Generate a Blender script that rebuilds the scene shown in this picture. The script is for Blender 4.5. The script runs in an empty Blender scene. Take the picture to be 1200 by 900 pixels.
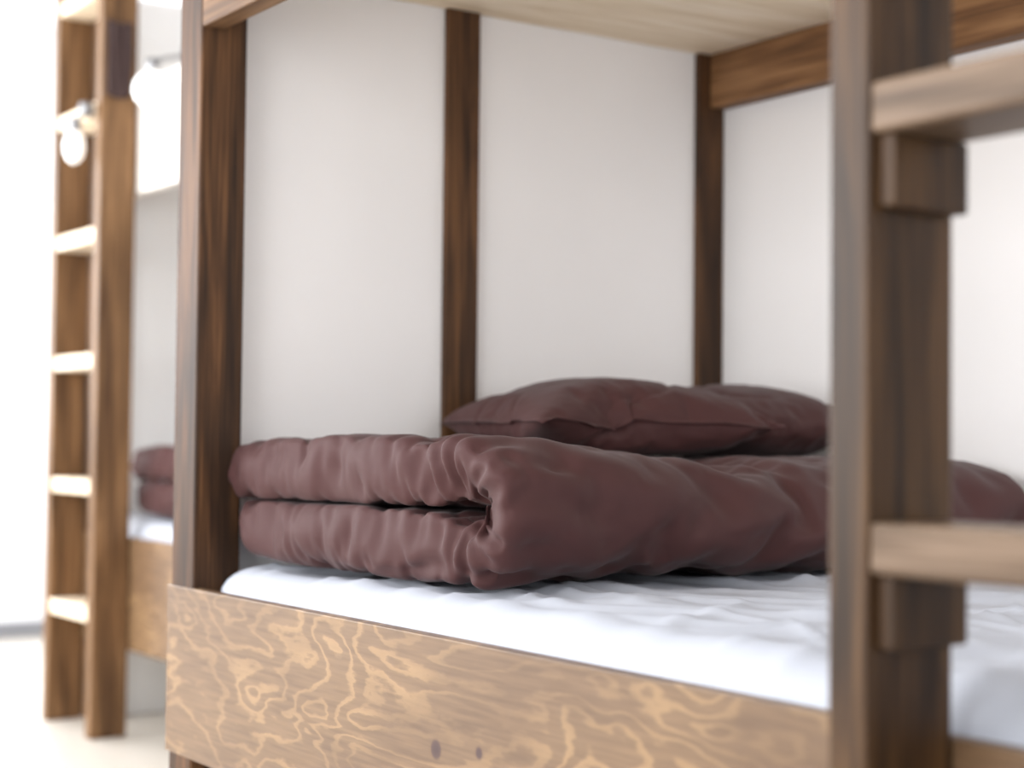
import bpy, bmesh, math, random, time
from mathutils import Vector, Matrix, noise
random.seed(3)
S=bpy.context.scene
T0=time.time()
try:
    S.view_settings.view_transform='Standard'
except Exception as e: print(e)

def srgb(r,g,b):
    f=lambda c:(c/255/12.92) if c/255<=0.04045 else ((c/255+0.055)/1.055)**2.4
    return (f(r),f(g),f(b),1)

# ---------------- materials ----------------
def newmat(name):
    m=bpy.data.materials.new(name); m.use_nodes=True
    nt=m.node_tree; b=nt.nodes['Principled BSDF']
    return m,nt,b
def N(nt,t,**k):
    n=nt.nodes.new(t)
    for a,v in k.items(): setattr(n,a,v)
    return n
def ramp(nt,stops):
    r=N(nt,'ShaderNodeValToRGB'); e=r.color_ramp.elements
    while len(e)<len(stops): e.new(0.5)
    for i,(p,c) in enumerate(stops): e[i].position=p; e[i].color=c
    return r
def plain(name,col,rough=0.6,metal=0,bump=0,bscale=200,sheen=0,var=0.0,spec=0.5):
    m,nt,b=newmat(name)
    b.inputs['Base Color'].default_value=col; b.inputs['Roughness'].default_value=rough
    b.inputs['Metallic'].default_value=metal; b.inputs['Specular IOR Level'].default_value=spec
    if sheen: b.inputs['Sheen Weight'].default_value=sheen
    tc=N(nt,'ShaderNodeTexCoord')
    if var:
        n=N(nt,'ShaderNodeTexNoise'); n.inputs['Scale'].default_value=3
        nt.links.new(tc.outputs['Object'],n.inputs['Vector'])
        r=ramp(nt,[(0.3,tuple(c*(1-var) for c in col[:3])+(1,)),(0.7,tuple(min(1,c*(1+var)) for c in col[:3])+(1,))])
        nt.links.new(n.outputs['Fac'],r.inputs['Fac']); nt.links.new(r.outputs['Color'],b.inputs['Base Color'])
    if bump:
        n=N(nt,'ShaderNodeTexNoise'); n.inputs['Scale'].default_value=bscale; n.inputs['Detail'].default_value=4
        nt.links.new(tc.outputs['Object'],n.inputs['Vector'])
        bm=N(nt,'ShaderNodeBump'); bm.inputs['Strength'].default_value=bump; bm.inputs['Distance'].default_value=0.002
        nt.links.new(n.outputs['Fac'],bm.inputs['Height']); nt.links.new(bm.outputs['Normal'],b.inputs['Normal'])
    return m
def wood(name,axis,ca,cb,cc,rough=0.55):
    m,nt,b=newmat(name)
    tc=N(nt,'ShaderNodeTexCoord')
    mp=N(nt,'ShaderNodeMapping'); sc=[14,14,14]; sc[axis]=1.2
    mp.inputs['Scale'].default_value=sc
    nt.links.new(tc.outputs['Object'],mp.inputs['Vector'])
    n1=N(nt,'ShaderNodeTexNoise'); n1.inputs['Scale'].default_value=1.6; n1.inputs['Detail'].default_value=5; n1.inputs['Distortion'].default_value=0.9
    nt.links.new(mp.outputs[0],n1.inputs['Vector'])
    mp2=N(nt,'ShaderNodeMapping'); sc=[130,130,130]; sc[axis]=3.0
    mp2.inputs['Scale'].default_value=sc
    nt.links.new(tc.outputs['Object'],mp2.inputs['Vector'])
    n2=N(nt,'ShaderNodeTexNoise'); n2.inputs['Scale'].default_value=1.5; n2.inputs['Detail'].default_value=3
    nt.links.new(mp2.outputs[0],n2.inputs['Vector'])
    mx=N(nt,'ShaderNodeMath',operation='MULTIPLY_ADD'); mx.inputs[1].default_value=0.35
    nt.links.new(n2.outputs['Fac'],mx.inputs[0])
    m3=N(nt,'ShaderNodeMath',operation='MULTIPLY'); m3.inputs[1].default_value=0.65
    nt.links.new(n1.outputs['Fac'],m3.inputs[0]); nt.links.new(m3.outputs[0],mx.inputs[2])
    r=ramp(nt,[(0.38,ca),(0.5,cb),(0.62,cc)])
    nt.links.new(mx.outputs[0],r.inputs['Fac']); nt.links.new(r.outputs['Color'],b.inputs['Base Color'])
    b.inputs['Roughness'].default_value=rough; b.inputs['Specular IOR Level'].default_value=0.25
    bm=N(nt,'ShaderNodeBump'); bm.inputs['Strength'].default_value=0.25; bm.inputs['Distance'].default_value=0.002
    nt.links.new(mx.outputs[0],bm.inputs['Height']); nt.links.new(bm.outputs['Normal'],b.inputs['Normal'])
    return m
DK=[srgb(40,25,14),srgb(68,44,25),srgb(100,68,41)]
wood_z=wood('stained_pine_z',2,*DK)
woodl_z=wood('ladder_pine_z',2,srgb(36,24,13),srgb(62,42,24),srgb(92,66,40),.42)
woodl_x=wood('ladder_pine_x',0,srgb(72,56,43),srgb(96,77,60),srgb(122,101,83),.4)
wood_x=wood('rail_pine_x',0,srgb(86,62,42),srgb(112,82,56),srgb(138,106,76))
woodm_x=wood('beam_pine_x',0,srgb(88,60,38),srgb(118,83,53),srgb(142,105,71))
woodf_z=wood('far_pine_z',2,srgb(78,54,34),srgb(108,79,51),srgb(136,102,70))
pale=wood('raw_pine',1,srgb(218,198,168),srgb(232,214,188),srgb(240,226,206),0.6)

def plywood():
    m,nt,b=newmat('stained_plywood')
    L=nt.links.new
    tc=N(nt,'ShaderNodeTexCoord')
    mp=N(nt,'ShaderNodeMapping'); mp.inputs['Scale'].default_value=(1.4,1.0,5.0)
    L(tc.outputs['Object'],mp.inputs['Vector'])
    n=N(nt,'ShaderNodeTexNoise'); n.inputs['Scale'].default_value=1.5; n.inputs['Detail'].default_value=2.6; n.inputs['Roughness'].default_value=0.5; n.inputs['Distortion'].default_value=0.4
    L(mp.outputs[0],n.inputs['Vector'])
    nj=N(nt,'ShaderNodeTexNoise'); nj.inputs['Scale'].default_value=18; nj.inputs['Detail'].default_value=3
    L(mp.outputs[0],nj.inputs['Vector'])
    a=N(nt,'ShaderNodeMath',operation='MULTIPLY_ADD'); a.inputs[1].default_value=0.045
    L(nj.outputs['Fac'],a.inputs[0]); L(n.outputs['Fac'],a.inputs[2])
    k=N(nt,'ShaderNodeMath',operation='MULTIPLY'); k.inputs[1].default_value=15
    L(a.outputs[0],k.inputs[0])
    fr=N(nt,'ShaderNodeMath',operation='FRACT'); L(k.outputs[0],fr.inputs[0])
    r=ramp(nt,[(0.0,(0.2,)*3+(1,)),(0.08,(0.4,)*3+(1,)),(0.16,(.85,.85,.85,1)),(0.34,(0.7,)*3+(1,)),(0.46,(0.2,)*3+(1,)),(1,(0.2,)*3+(1,))])
    L(fr.outputs[0],r.inputs['Fac'])
    n3=N(nt,'ShaderNodeTexNoise'); n3.inputs['Scale'].default_value=2.2; n3.inputs['Detail'].default_value=2
    mp3=N(nt,'ShaderNodeMapping'); mp3.inputs['Location'].default_value=(3,1,4); mp3.inputs['Scale'].default_value=(1.5,1,3)
    L(tc.outputs['Object'],mp3.inputs['Vector']); L(mp3.outputs[0],n3.inputs['Vector'])
    r3=ramp(nt,[(0.40,(0.2,)*3+(1,)),(0.6,(.78,.78,.78,1))]); L(n3.outputs['Fac'],r3.inputs['Fac'])
    mu=N(nt,'ShaderNodeMath',operation='MULTIPLY'); L(r.outputs['Color'],mu.inputs[0]); L(r3.outputs['Color'],mu.inputs[1])
    mp2=N(nt,'ShaderNodeMapping'); mp2.inputs['Scale'].default_value=(5,1,90)
    L(tc.outputs['Object'],mp2.inputs['Vector'])
    n2=N(nt,'ShaderNodeTexNoise'); n2.inputs['Scale'].default_value=1.5; n2.inputs['Detail'].default_value=4
    L(mp2.outputs[0],n2.inputs['Vector'])
    rb=ramp(nt,[(0.3,srgb(86,63,44)),(0.7,srgb(112,86,62))]); L(n2.outputs['Fac'],rb.inputs['Fac'])
    mix=N(nt,'ShaderNodeMix',data_type='RGBA'); L(mu.outputs[0],mix.inputs[0]); L(rb.outputs['Color'],mix.inputs[6])
    mix.inputs[7].default_value=srgb(162,130,92)
    last=mix.outputs[2]
    for (kx,kz,kr) in [(0.931,0.488,0.010),(1.038,0.500,0.007)]:
        mk=N(nt,'ShaderNodeMapping'); mk.vector_type='POINT'
        mk.inputs['Location'].default_value=(-kx*.75,0,-kz*0.75); mk.inputs['Scale'].default_value=(.75,0,0.75)
        L(tc.outputs['Object'],mk.inputs['Vector'])
        ln=N(nt,'ShaderNodeVectorMath',operation='LENGTH'); L(mk.outputs[0],ln.inputs[0])
        rk=ramp(nt,[(0.0,(1,1,1,1)),(kr*.75,(0.95,)*3+(1,)),(kr,(0,0,0,1))])
        L(ln.outputs['Value'],rk.inputs['Fac'])
        mm=N(nt,'ShaderNodeMix',data_type='RGBA'); L(rk.outputs['Color'],mm.inputs[0]); L(last,mm.inputs[6]); mm.inputs[7].default_value=srgb(58,32,32)
        last=mm.outputs[2]
    L(last,b.inputs['Base Color']); b.inputs['Roughness'].default_value=0.45
    return m
ply=plywood()
wall_m=plain('painted_board',srgb(232,229,228),0.7,bump=0.35,bscale=350,var=0.015)
wall_lit_m=plain('painted_board_lit',srgb(240,241,242),0.7,bump=0.3,bscale=350,var=0.01)  # same board paint, lightened so the shaded far bunk panels look lit
room_m=plain('wall_paint',srgb(228,228,230),0.8,bump=0.2,bscale=150,var=0.01)
floor_m=plain('pale_vinyl_floor',srgb(205,198,188),0.35,bump=0.05,bscale=40,var=0.04)
sheet_m=plain('white_sheet',srgb(184,188,198),0.85,bump=0.1,bscale=500)
duvet_m=plain('plum_cotton',srgb(68,39,38),0.66,bump=0.12,bscale=700,sheen=0.06,var=0.04,spec=.25)
trim_m=plain('trim_paint',srgb(120,120,124),0.5,bump=0.05)
white_m=plain('white_enamel',srgb(238,236,232),0.4,bump=0.02)
metal_m=plain('brushed_metal',srgb(150,150,152),0.35,metal=0.9,bump=0.05)
black_m=plain('dark_fabric',srgb(58,40,38),0.8,bump=0.2)
glare_rail_m=plain('glare_rail',srgb(232,226,218),0.6,bump=0.1)  # far wood rail, its overexposed glare put into the colour as cream
gm,gnt,gb=newmat('lamp_glass'); gb.inputs['Base Color'].default_value=(0.9,0.89,0.86,1); gb.inputs['Roughness'].default_value=0.3
gb.inputs['Emission Color'].default_value=(1,0.96,0.9,1); gb.inputs['Emission Strength'].default_value=0.6

# ---------------- helpers ----------------
def link(o): S.collection.objects.link(o); return o
def empty(name,loc=(0,0,0)):
    e=bpy.data.objects.new(name,None); e.empty_display_size=0.1; link(e); return e
def setparent(o,p):
    if p: o.parent=p
def box(name,x0,x1,y0,y1,z0,z1,mat,parent=None,bev=0.003,subdiv=0):
    bm=bmesh.new(); bmesh.ops.create_cube(bm,size=1)
    for v in bm.verts:
        v.co=Vector(((x0+x1)/2+v.co.x*(x1-x0),(y0+y1)/2+v.co.y*(y1-y0),(z0+z1)/2+v.co.z*(z1-z0)))
    if bev: bmesh.ops.bevel(bm,geom=bm.edges[:],offset=bev,segments=2,affect='EDGES',profile=0.5)
    me=bpy.data.meshes.new(name); bm.to_mesh(me); bm.free()
    if mat: me.materials.append(mat)
    o=bpy.data.objects.new(name,me); link(o); setparent(o,parent)
    return o
def mesh_obj(name,verts,faces,mat,parent=None,smooth=True):
    me=bpy.data.meshes.new(name); me.from_pydata(verts,[],faces); me.validate(); 
    bm=bmesh.new(); bm.from_mesh(me); bmesh.ops.recalc_face_normals(bm,faces=bm.faces[:]); bm.to_mesh(me); bm.free()
    me.materials.append(mat)
    if smooth: me.polygons.foreach_set('use_smooth',[True]*len(me.polygons))
    o=bpy.data.objects.new(name,me); link(o); setparent(o,parent); return o
def cyl(name,p0,p1,r,mat,parent=None,r2=None,seg=20):
    p0=Vector(p0);p1=Vector(p1);d=p1-p0
    bm=bmesh.new(); bmesh.ops.create_cone(bm,segments=seg,radius1=r,radius2=r if r2 is None else r2,depth=d.length,cap_ends=True)
    M=Matrix.Translation((p0+p1)/2)@d.to_track_quat('Z','Y').to_matrix().to_4x4()
    bm.transform(M); me=bpy.data.meshes.new(name); bm.to_mesh(me); bm.free(); me.materials.append(mat)
    for p in me.polygons: p.use_smooth=len(p.vertices)==4
    o=bpy.data.objects.new(name,me); link(o); setparent(o,parent); return o
def globe(name,c,r,mat,parent=None,sc=(1,1,1)):
    bm=bmesh.new(); bmesh.ops.create_uvsphere(bm,u_segments=28,v_segments=18,radius=r)
    for v in bm.verts: v.co=Vector((c[0]+v.co.x*sc[0],c[1]+v.co.y*sc[1],c[2]+v.co.z*sc[2]))
    me=bpy.data.meshes.new(name); bm.to_mesh(me); bm.free(); me.materials.append(mat)
    me.polygons.foreach_set('use_smooth',[True]*len(me.polygons))
    o=bpy.data.objects.new(name,me); link(o); setparent(o,parent); return o

# ---------------- room ----------------
XL,XR,YF,YB,ZC=-4.6,4.4,-2.7,2.05,2.75
box('floor',XL-.1,XR+.1,YF-.1,YB+.1,-.1,0,floor_m,bev=0)
box('ceiling',XL-.1,XR+.1,YF-.1,YB+.1,ZC,ZC+.1,room_m,bev=0)
box('wall_back',XL-.1,XR+.1,YB,YB+.1,0,ZC,room_m,bev=0)
def wall_with_openings(name,axis,pos,a0,a1,ops):
    e=empty(name); k=0; cur=a0
    def seg(a,b,z0,z1):
        nonlocal k
        if b-a<1e-4 or z1-z0<1e-4: return
        k+=1
        if axis=='x': box('segment_%d'%k,pos[0],pos[1],a,b,z0,z1,room_m,e,bev=0)
        else: box('segment_%d'%k,a,b,pos[0],pos[1],z0,z1,room_m,e,bev=0)
    for (a,b,z0,z1) in ops:
        seg(cur,a,0,ZC); seg(a,b,0,z0); seg(a,b,z1,ZC); cur=b
    seg(cur,a1,0,ZC)
wall_with_openings('wall_left','x',(XL-.1,XL),YF,YB,[(-1.6,1.27,0.95,2.5)])
wall_with_openings('wall_front','y',(YF-.1,YF),XL,XR,[(-3.6,-1.2,0.7,2.5),(-0.6,2.6,0.7,2.5)])
wall_with_openings('wall_right','x',(XR,XR+.1),YF,YB,[(-1.9,1.3,0.8,2.4)])
def window(name,axis,pos,a0,a1,z0,z1,nm):
    e=empty(name)
    def b(n,a,bb,za,zb):
        if axis=='x': box(n,pos-.03,pos+.03,a,bb,za,zb,nm,e)
        else: box(n,a,bb,pos-.03,pos+.03,za,zb,nm,e)
    w=.05
    b('frame_l',a0+.001,a0+w,z0+.001,z1-.001); b('frame_r',a1-w,a1-.001,z0+.001,z1-.001); b('frame_b',a0+w,a1-w,z0+.001,z0+w); b('frame_t',a0+w,a1-w,z1-w,z1-.001)
    c=(a0+a1)/2; b('mullion',c-.02,c+.02,z0+w,z1-w)
window('window_1','x',XL-.05,-1.6,1.27,.95,2.5,white_m)
window('window_2','y',YF-.05,-3.6,-1.2,.7,2.5,white_m)
window('window_3','y',YF-.05,-.6,2.6,.7,2.5,white_m)
window('fill_window','x',XR+.05,-1.9,1.3,.8,2.4,white_m)  # unseen window, added to bring in light from the right
box('baseboard_left',XL,XL+.015,YF+.02,YB-.001,0.001,.07,trim_m)
box('baseboard_back',XL+.02,XR-.02,YB-.015,YB,0.001,.07,trim_m)

# ---------------- ladders ----------------
def ladder(name,x0,w,y0,y1,ztop,rungs,sm,rm,cl=.02):
    e=empty(name); t=.048
    box('stile_1',x0,x0+t,y0,y1,0.001,ztop,sm,e,.004)
    box('stile_2',x0+w-t,x0+w,y0,y1,0.001,ztop,sm,e,.004)
    for i,z in enumerate(rungs):
        box('rung_%d'%i,x0+t,x0+w-t,y0+.002,y1-.004,z-.046,z,rm,e,.005)
        if cl:
            box('cleat_%da'%i,x0+t,x0+t+cl,y0+.012,y1-.002,z-.112,z-.046,sm,e,.003)
            box('cleat_%db'%i,x0+w-t-cl,x0+w-t,y0+.012,y1-.002,z-.112,z-.046,sm,e,.003)
    return e

# ---------------- bunk bed ----------------
def bunk(name,x0,x1,y0,y1,ztop,zbot,zr,zu,upmat,pm,wm):
    e=empty(name); P=.098; H=2.35
    box('post_1',x0,x0+P,y0,y0+.09,.001,H,pm,e,.004)
    box('post_2',x1-P,x1,y0,y0+.09,.001,H,pm,e,.004)
    box('front_board',x0-.008,x1+.008,y0-.004,y0+.018,zbot,ztop,ply,e,.002)
    box('upper_rail',x0+P,x1-P,y0,y0+.045,zr,zr+.34,upmat,e,.004)
    px=x0+.05
    box('end_panel',x0+.03,px,y0+.09,y1,.001,H,wm,e,0)
    box('batten_1',px,px+.015,y0+.541,y0+.618,zbot,zu,wood_z,e,.002)
    box('batten_2',px,px+.015,y1-.076,y1-.001,zbot,zu,wood_z,e,.002)
    box('back_panel',x0,x1,y1,y1+.02,.001,H,wm,e,0)
    box('back_beam',px+.016,x1-P,y1-.045,y1,zr+.005,zu,woodm_x,e,.003)
    box('back_post',x1-P,x1,y1-.09,y1,.001,H,pm,e,.003)
    n=14; L=(x1-px)/n
    for i in range(n):
        box('plank_%d'%i,px+i*L+.0008,px+(i+1)*L-.0008,y0+.046,y1-.001,zu,zu+.02,pale,e,.0015)
    box('base_board',px+.001,x1-.001,y0+.092,y1-.092,zbot+.1,zbot+.12,pale,e,.002)
    return e
Y1=1.27
bed1=bunk('bunk_bed',0.0,2.25,0.0,Y1,.64,.34,1.645,1.77,wood_x,wood_z,wall_m)
bed2=bunk('bunk_bed',-2.40,-.45,.70,1.97,.60,.26,1.65,1.77,glare_rail_m,woodf_z,wall_lit_m)
ladder('bunk_ladder',1.785,.46,-.118,-.006,2.3,[.45,.84,1.231,1.62,2.01],woodl_z,woodl_x)
ladder('bunk_ladder',-2.42,.44,.58,.694,2.45,[.39,.775,1.16,1.545,1.93,2.3],woodf_z,pale,0)

# ---------------- mattress ----------------
def mattress(name,x0,x1,y0,y1,z0,z1,seed,amp):
    nx,ny=190,120; R=.085; RZ=.055
    verts=[];faces=[]
    prof=[(0.0,z0),(0.0,(z0+z1-RZ)/2)]
    for k in range(7):
        a=k/6*math.pi/2; prof.append((R-R*math.cos(a),z1-RZ+RZ*math.sin(a)))
    def rd(n,w): return max(0,1-abs(n)/w)**1.5
    def wr(x,y):
        h=0
        p=Vector((x*1.3+seed,y*3.2,0)); h+=noise.noise(p)*.008
        wv=noise.noise(Vector((x*2,y*2,seed)))*.8
        q=Vector((x*1.6+y*1.5+seed+wv,y*5-x*3,2.0)); h+=amp*.008*rd(noise.noise(q),.25)
        q=Vector((x*3.0-y*4+seed+wv,y*3+x*6,7.0)); h+=amp*.005*rd(noise.noise(q),.2)
        q=Vector((x*1.0+seed,y*7+wv*2,11.0)); h+=amp*.005*rd(noise.noise(q),.2)
        return h
    xs0=x0+R;xs1=x1-R;ys0=y0+R;ys1=y1-R
    idx={}
    for i in range(nx+1):
        for j in range(ny+1):
            x=xs0+(xs1-xs0)*i/nx;y=ys0+(ys1-ys0)*j/ny
            idx[i,j]=len(verts); verts.append((x,y,z1+wr(x,y)-.005))
    for i in range(nx):
        for j in range(ny): faces.append((idx[i,j],idx[i+1,j],idx[i+1,j+1],idx[i,j+1]))
    loop=[(i,0) for i in range(nx)]+[(nx,j) for j in range(ny)]+[(i,ny) for i in range(nx,0,-1)]+[(0,j) for j in range(ny,0,-1)]
    prev=[idx[l] for l in loop]
    for (ins,z) in reversed(prof[:-1]):
        cur=[]
        for l in loop:
            vx,vy,vz=verts[idx[l]]; ox=oy=0
            if l[0]==0: ox=-1
            if l[0]==nx: ox=1
            if l[1]==0: oy=-1
            if l[1]==ny: oy=1
            ln=math.hypot(ox,oy); d=R-ins
            w=(vz-z1+.005)*max(0,(z-(z1-RZ))/RZ) if z>z1-RZ else 0
            cur.append(len(verts)); verts.append((vx+ox/ln*d*(1 if ln<1.2 else 1.05),vy+oy/ln*d*(1 if ln<1.2 else 1.05),z+w))
        for k in range(len(loop)):
            k2=(k+1)%len(loop); faces.append((prev[k],prev[k2],cur[k2],cur[k]))
        prev=cur
    faces.append(tuple(prev))
    return mesh_obj(name,verts,faces,sheet_m)
m1=mattress('mattress',.10,2.14,.020,1.175,.465,.684,1.0,1.25)
m2=mattress('mattress',-2.30,-.56,.722,1.88,.385,.655,5.0,1.0)

# ---------------- cloth ----------------
def simulate(o,frames,pressure,colliders,shrink=0.0,bend=.01,selfc=True,tens=10,mass=.0006,grav=1.0,qual=5,fric=20):
    for c in colliders:
        c.modifiers.new('col','COLLISION'); c.collision.thickness_outer=.004; c.collision.cloth_friction=fric
    md=o.modifiers.new('cloth','CLOTH'); s=md.settings
    s.quality=qual; s.mass=mass; s.tension_stiffness=tens; s.compression_stiffness=tens; s.shear_stiffness=tens/3; s.bending_stiffness=bend
    s.air_damping=1
    s.use_pressure=True; s.uniform_pressure_force=pressure; s.shrink_min=shrink
    s.effector_weights.gravity=grav
    c=md.collision_settings; c.use_collision=True; c.distance_min=.004; c.collision_quality=2
    c.use_self_collision=selfc; c.self_distance_min=.003
    md.point_cache.frame_start=1; md.point_cache.frame_end=frames+1
    S.frame_start=1; S.frame_end=frames+1
    for f in range(1,frames+1): S.frame_set(f)
    dg=bpy.context.evaluated_depsgraph_get(); ev=o.evaluated_get(dg)
    me=bpy.data.meshes.new_from_object(ev)
    o.modifiers.clear(); o.data=me
    for c in colliders: bpy.data.objects.remove(c,do_unlink=True)
    S.frame_set(1)
def catmull(o):
    """one round of smooth subdivision baked into the mesh"""
    md=o.modifiers.new('sub','SUBSURF'); md.levels=1; md.render_levels=1
    bpy.context.view_layer.update()
    dg=bpy.context.evaluated_depsgraph_get(); me=bpy.data.meshes.new_from_object(o.evaluated_get(dg))
    o.modifiers.clear(); o.data=me
    me.polygons.foreach_set('use_smooth',[True]*len(me.polygons)); me.update()

def duvet_mesh(name,xa,xc,ya,yb,zb,h,ns,nv):
    r=h/2*1.02; L1=xc-xa; La=math.pi*r; L=2*L1+La+.02
    verts=[];faces=[];idx={}
    def center(s):
        if s<L1: return Vector((xa+s,0,zb+h/2)),Vector((0,0,1))
        if s<L1+La:
            a=(s-L1)/La*math.pi
            d=Vector((math.sin(a),0,-math.cos(a)))
            return Vector((xc,0,zb+h))+d*(h/2), -d
        return Vector((xc-(s-L1-La),0,zb+1.5*h)),Vector((0,0,-1))
    def edge(t,k):
        d=(1-abs(t))/k
        return 1 if d>=1 else max(0,1-(1-d)**2.4)**(1/2.4)
    for side in (0,1):
        for i in range(ns+1):
            for j in range(nv+1):
                if side==1 and (i in(0,ns) or j in (0,nv)): idx[1,i,j]=idx[0,i,j]; continue
                si=i/ns; sj=j/nv
                c,n=center(si*L)
                e=edge(2*si-1,2*.055/L)*edge(2*sj-1,2*.06/(yb-ya))
                hh=h/2*.90*e
                p=c+n*(hh if side==0 else -hh)
                p.y=ya+(yb-ya)*sj
                p+=noise.noise_vector(Vector((p.x*9,p.y*9,p.z*9+side*3)))*.004
                idx[side,i,j]=len(verts); verts.append(p[:])
    for side in (0,1):
        for i in range(ns):
            for j in range(nv):
                f=(idx[side,i,j],idx[side,i+1,j],idx[side,i+1,j+1],idx[side,i,j+1])
                faces.append(f if side==0 else f[::-1])
    return mesh_obj(name,verts,faces,duvet_m)
BZ=.690
d1=duvet_mesh('folded_duvet',.12,.82,.07,1.20,.012,.112,100,60)
# temporary press plates used only while settling the cloth, deleted afterwards
press=[box('press',-.3,1.4,-.3,1.5,.25,.3,None,bev=0),box('press',-.3,1.4,-.3,1.5,-.05,0,None,bev=0)]
simulate(d1,9,.55,press,shrink=-.065,grav=.5)
catmull(d1)
me=d1.data
def pct(vals,a): s=sorted(vals); return s[int((len(s)-1)*a)]
V=[v.co for v in me.vertices]
zb=pct([v.z for v in V],.02); zt=pct([v.z for v in V],.99)
xa,xb=min(v.x for v in V),max(v.x for v in V); ya,yb=min(v.y for v in V),max(v.y for v in V)
def ridge(n,w): return max(0,1-abs(n)/w)**1.6
nrms=[v.normal.copy() for v in me.vertices]
newco=[]
for v,nrm in zip(me.vertices,nrms):
    p=Vector((.085+(v.co.x-xa)/(xb-xa)*.875,.055+(v.co.y-ya)/(yb-ya)*1.195,.69+(v.co.z-zb)/(zt-zb)*.225))
    if p.x<.84:
        s=p.z-.803; sg=1 if s>=0 else -1
        p.z=.803+sg*max(.0012,abs(s)-.021*math.exp(-(abs(s)/.055)**2))*1.0
    rel=p-Vector((.835,.06,.80)); rr=math.hypot(rel.x,rel.z); ang=math.atan2(rel.z,rel.x)
    fr=math.exp(-max(0,rel.y)/.30)
    w=math.exp(-((rel.y)/.20)**2)*math.exp(-(rr/.20)**2)*min(1,rr/.02)
    ta=ang+rr*5
    n1=noise.noise(Vector((math.cos(ta)*3.4,math.sin(ta)*3.4,rr*2.5+3)))
    d=-w*.026*ridge(n1,.2)+w*.006*n1
    d-=.020*math.exp(-(rr/.045)**2)*math.exp(-(rel.y/.08)**2)
    wx=noise.noise(p*4)*.35
    q=Vector((p.x*3.5+p.z*4+wx,p.y*3.0-p.z*7,p.z*5+p.x*2)); d-=(.005+.008*fr)*ridge(noise.noise(q),.11)
    q=Vector((p.x*7-p.z*5+wx,p.y*3.5+p.z*9+4,p.x*2)); d-=(.004+.006*fr)*ridge(noise.noise(q),.11)
    q=Vector((p.x*5+wx*2,p.y*6-p.z*10+9,p.z*3+p.x*4)); d-=(.003+.004*fr)*ridge(noise.noise(q),.10)
    q=Vector((p.x*9+wx*3,p.y*7+9,p.z*12)); d+=.004*noise.noise(q)
    p+=nrm*d
    if p.z<.80: p.x+=.035*max(0,min(1,(.6-p.x)/.5))*min(1,(.80-p.z)/.04)
    t=(p.z-BZ)/.225
    top=.918-.033*min(1,max(0,(p.y-.15)/.45))-.010*min(1,max(0,(.6-p.x)/.5))
    p.z=BZ+t*(top-BZ)
    if p.z<BZ: p.z=BZ+(p.z-BZ)*.1
    newco.append(p)
for v,p in zip(me.vertices,newco): v.co=p
me.update()
md=d1.modifiers.new('sub','SUBSURF'); md.levels=1; md.render_levels=1

def pillow_mesh(name,c,lx,ly,n=44,th=.045,seed=0):
    verts=[];faces=[];idx={}
    m=int(n*ly/lx)
    for side in (0,1):
        for i in range(n+1):
            for j in range(m+1):
                b=i in(0,n) or j in(0,m)
                if side==1 and b: idx[1,i,j]=idx[0,i,j]; continue
                u=i/n;v=j/m
                hh=th*math.sin(math.pi*u)**.5*math.sin(math.pi*v)**.5 if not b else 0
                p=Vector((lx*(u-.5),ly*(v-.5),hh if side==0 else -hh))
                p.z+=noise.noise(p*14+Vector((side*5+seed,0,0)))*.004
                idx[side,i,j]=len(verts); verts.append((Vector(c)+p)[:])
    for side in (0,1):
        for i in range(n):
            for j in range(m):
                f=(idx[side,i,j],idx[side,i+1,j],idx[side,i+1,j+1],idx[side,i,j+1])
                faces.append(f if side==0 else f[::-1])
    return mesh_obj(name,verts,faces,duvet_m)
def make_pillow(cx,cy,z0,lx,ly,rot,height,seed,pr):
    o=pillow_mesh('pillow',(0,0,.075),lx,ly,seed=seed)
    g=box('press',-1,1,-1,1,-.05,0,None,bev=0)
    simulate(o,26,pr,[g],shrink=-.02,grav=.8,selfc=False)
    catmull(o)
    me=o.data; zs=[v.co.z for v in me.vertices]; a=min(zs); b=pct(zs,.995)
    xm=sum(v.co.x for v in me.vertices)/len(zs); ym=sum(v.co.y for v in me.vertices)/len(zs)
    R=Matrix.Rotation(rot,3,'Z')
    for v in me.vertices:
        p=Vector((v.co.x-xm,v.co.y-ym,0)); z=(v.co.z-a)/(b-a)*height
        q=Vector((p.x*5+seed,p.y*7+p.x*3,z*8)); z-=.005*ridge(noise.noise(q),.12)*min(1,z/.03)
        p=R@p
        v.co=Vector((cx+p.x,cy+p.y,z0+z))
    me.update()
    return o
p1=make_pillow(.37,.71,.882,.47,.57,math.radians(-8),.146,1.0,1.0)
p2=make_pillow(.32,1.05,.880,.46,.40,math.radians(2),.146,7.0,1.1)
d2=bpy.data.objects.new('folded_duvet',d1.data); link(d2); d2.location=(-2.19,.675,-.028)

# ---------------- lamps & small items ----------------
def lamp(name,c,anchor,r=.055,sc=(1,1,1)):
    e=empty(name)
    globe('globe',c,r,gm,e,sc)
    c=Vector(c); a=Vector(anchor)
    cyl('socket',c+Vector((0,0,r*sc[2]*.8)),c+Vector((0,0,r*sc[2]+.03)),.02,metal_m,e)
    cyl('arm',c+Vector((0,0,r*sc[2]+.025)),a,.007,metal_m,e)
    cyl('clamp',a-Vector((0,.0,.02)),a+Vector((0,0,.02)),.022,metal_m,e)
lamp('reading_lamp',(-1.50,.55,1.87),(-1.53,.67,1.99))
lamp('reading_lamp',(-2.07,.53,1.79),(-2.04,.555,1.90),.032,(1,1,1.7))
e=empty('bunk_fill_fixture'); box('housing',-1.15,-.85,1.2,1.26,1.735,1.769,white_m,e,.004)  # added fixture, out of view, housing for the far bunk's fill light
vs=[];fs=[]
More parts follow.
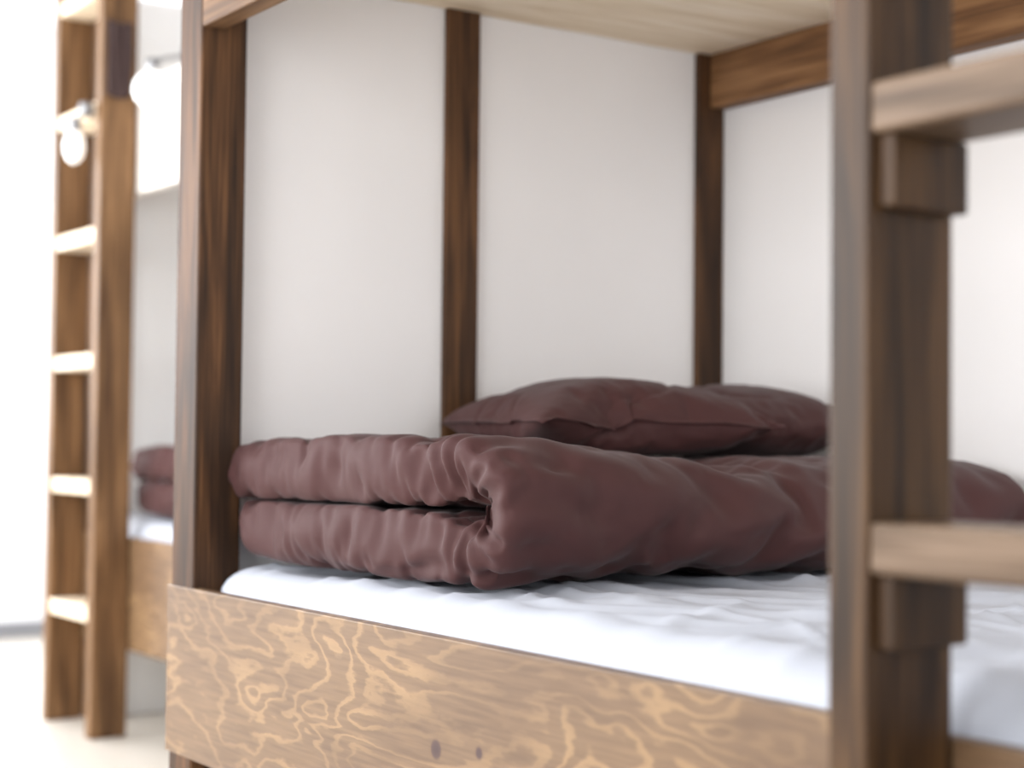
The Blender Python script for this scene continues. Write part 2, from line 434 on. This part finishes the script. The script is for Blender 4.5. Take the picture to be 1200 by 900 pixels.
for i in range(9):
    for j in range(13):
        y=.59+.075*i/8; z=1.94+.23*j/12
        vs.append((-1.966+.006*math.sin(i*1.7+j*.3),y,z-.01*math.sin(i/8*3.14)))
for i in range(8):
    for j in range(12): fs.append((i*13+j,(i+1)*13+j,(i+1)*13+j+1,i*13+j+1))
hc=mesh_obj('hanging_towel',vs,fs,black_m); so=hc.modifiers.new('s','SOLIDIFY'); so.thickness=.008

# ---------------- lights ----------------
w=bpy.data.worlds.new('World'); S.world=w; w.use_nodes=True
bg=w.node_tree.nodes['Background']; bg.inputs[0].default_value=(.90,.95,1,1); bg.inputs[1].default_value=3.0
def area(name,loc,rot,sx,sy,p,col):
    l=bpy.data.lights.new(name,'AREA'); l.shape='RECTANGLE'; l.size=sx; l.size_y=sy; l.energy=p; l.color=col
    o=bpy.data.objects.new(name,l); o.location=loc; o.rotation_euler=rot; link(o)
area('daylight_window_1',(XL+.03,-.16,1.72),(0,math.radians(-90),0),1.5,2.8,115,(.97,.98,1))
area('daylight_window_2',(-2.4,YF+.03,1.6),(math.radians(90),0,0),2.3,1.7,135,(.98,.99,1))
area('daylight_window_3',(1.0,YF+.03,1.6),(math.radians(90),0,0),3.1,1.7,66,(1,.99,.98))
area('fill_window_light',(XR-.03,-.3,1.6),(0,math.radians(90),0),1.5,3.1,30,(1,.975,.95))  # added fill from the right, lifts the near bunk's end panel
area('bunk_fill_light',(-1.0,1.23,1.73),(0,0,0),.28,.05,5,(.95,.98,1))  # added fill, only there to brighten the far bunk's end panel

# ---------------- camera ----------------
cam=bpy.data.cameras.new('camera'); co=bpy.data.objects.new('camera',cam); link(co)
cam.sensor_width=36; cam.lens=1960/1200*36
a=math.atan(1330/1960); pt=math.atan(65/1960); roll=.010
f=Vector((-math.cos(a)*math.cos(pt),math.sin(a)*math.cos(pt),math.sin(pt)))
r=Vector((math.sin(a),math.cos(a),0)); u=r.cross(f)
r2=r*math.cos(roll)+u*math.sin(roll); u2=u*math.cos(roll)-r*math.sin(roll)
M=Matrix((( r2.x,u2.x,-f.x,2.879),(r2.y,u2.y,-f.y,-1.207),(r2.z,u2.z,-f.z,.91),(0,0,0,1)))
co.matrix_world=M
cam.dof.use_dof=True; cam.dof.focus_distance=2.42; cam.dof.aperture_fstop=2.1
cam.clip_start=.05
S.camera=co
S.frame_set(1)
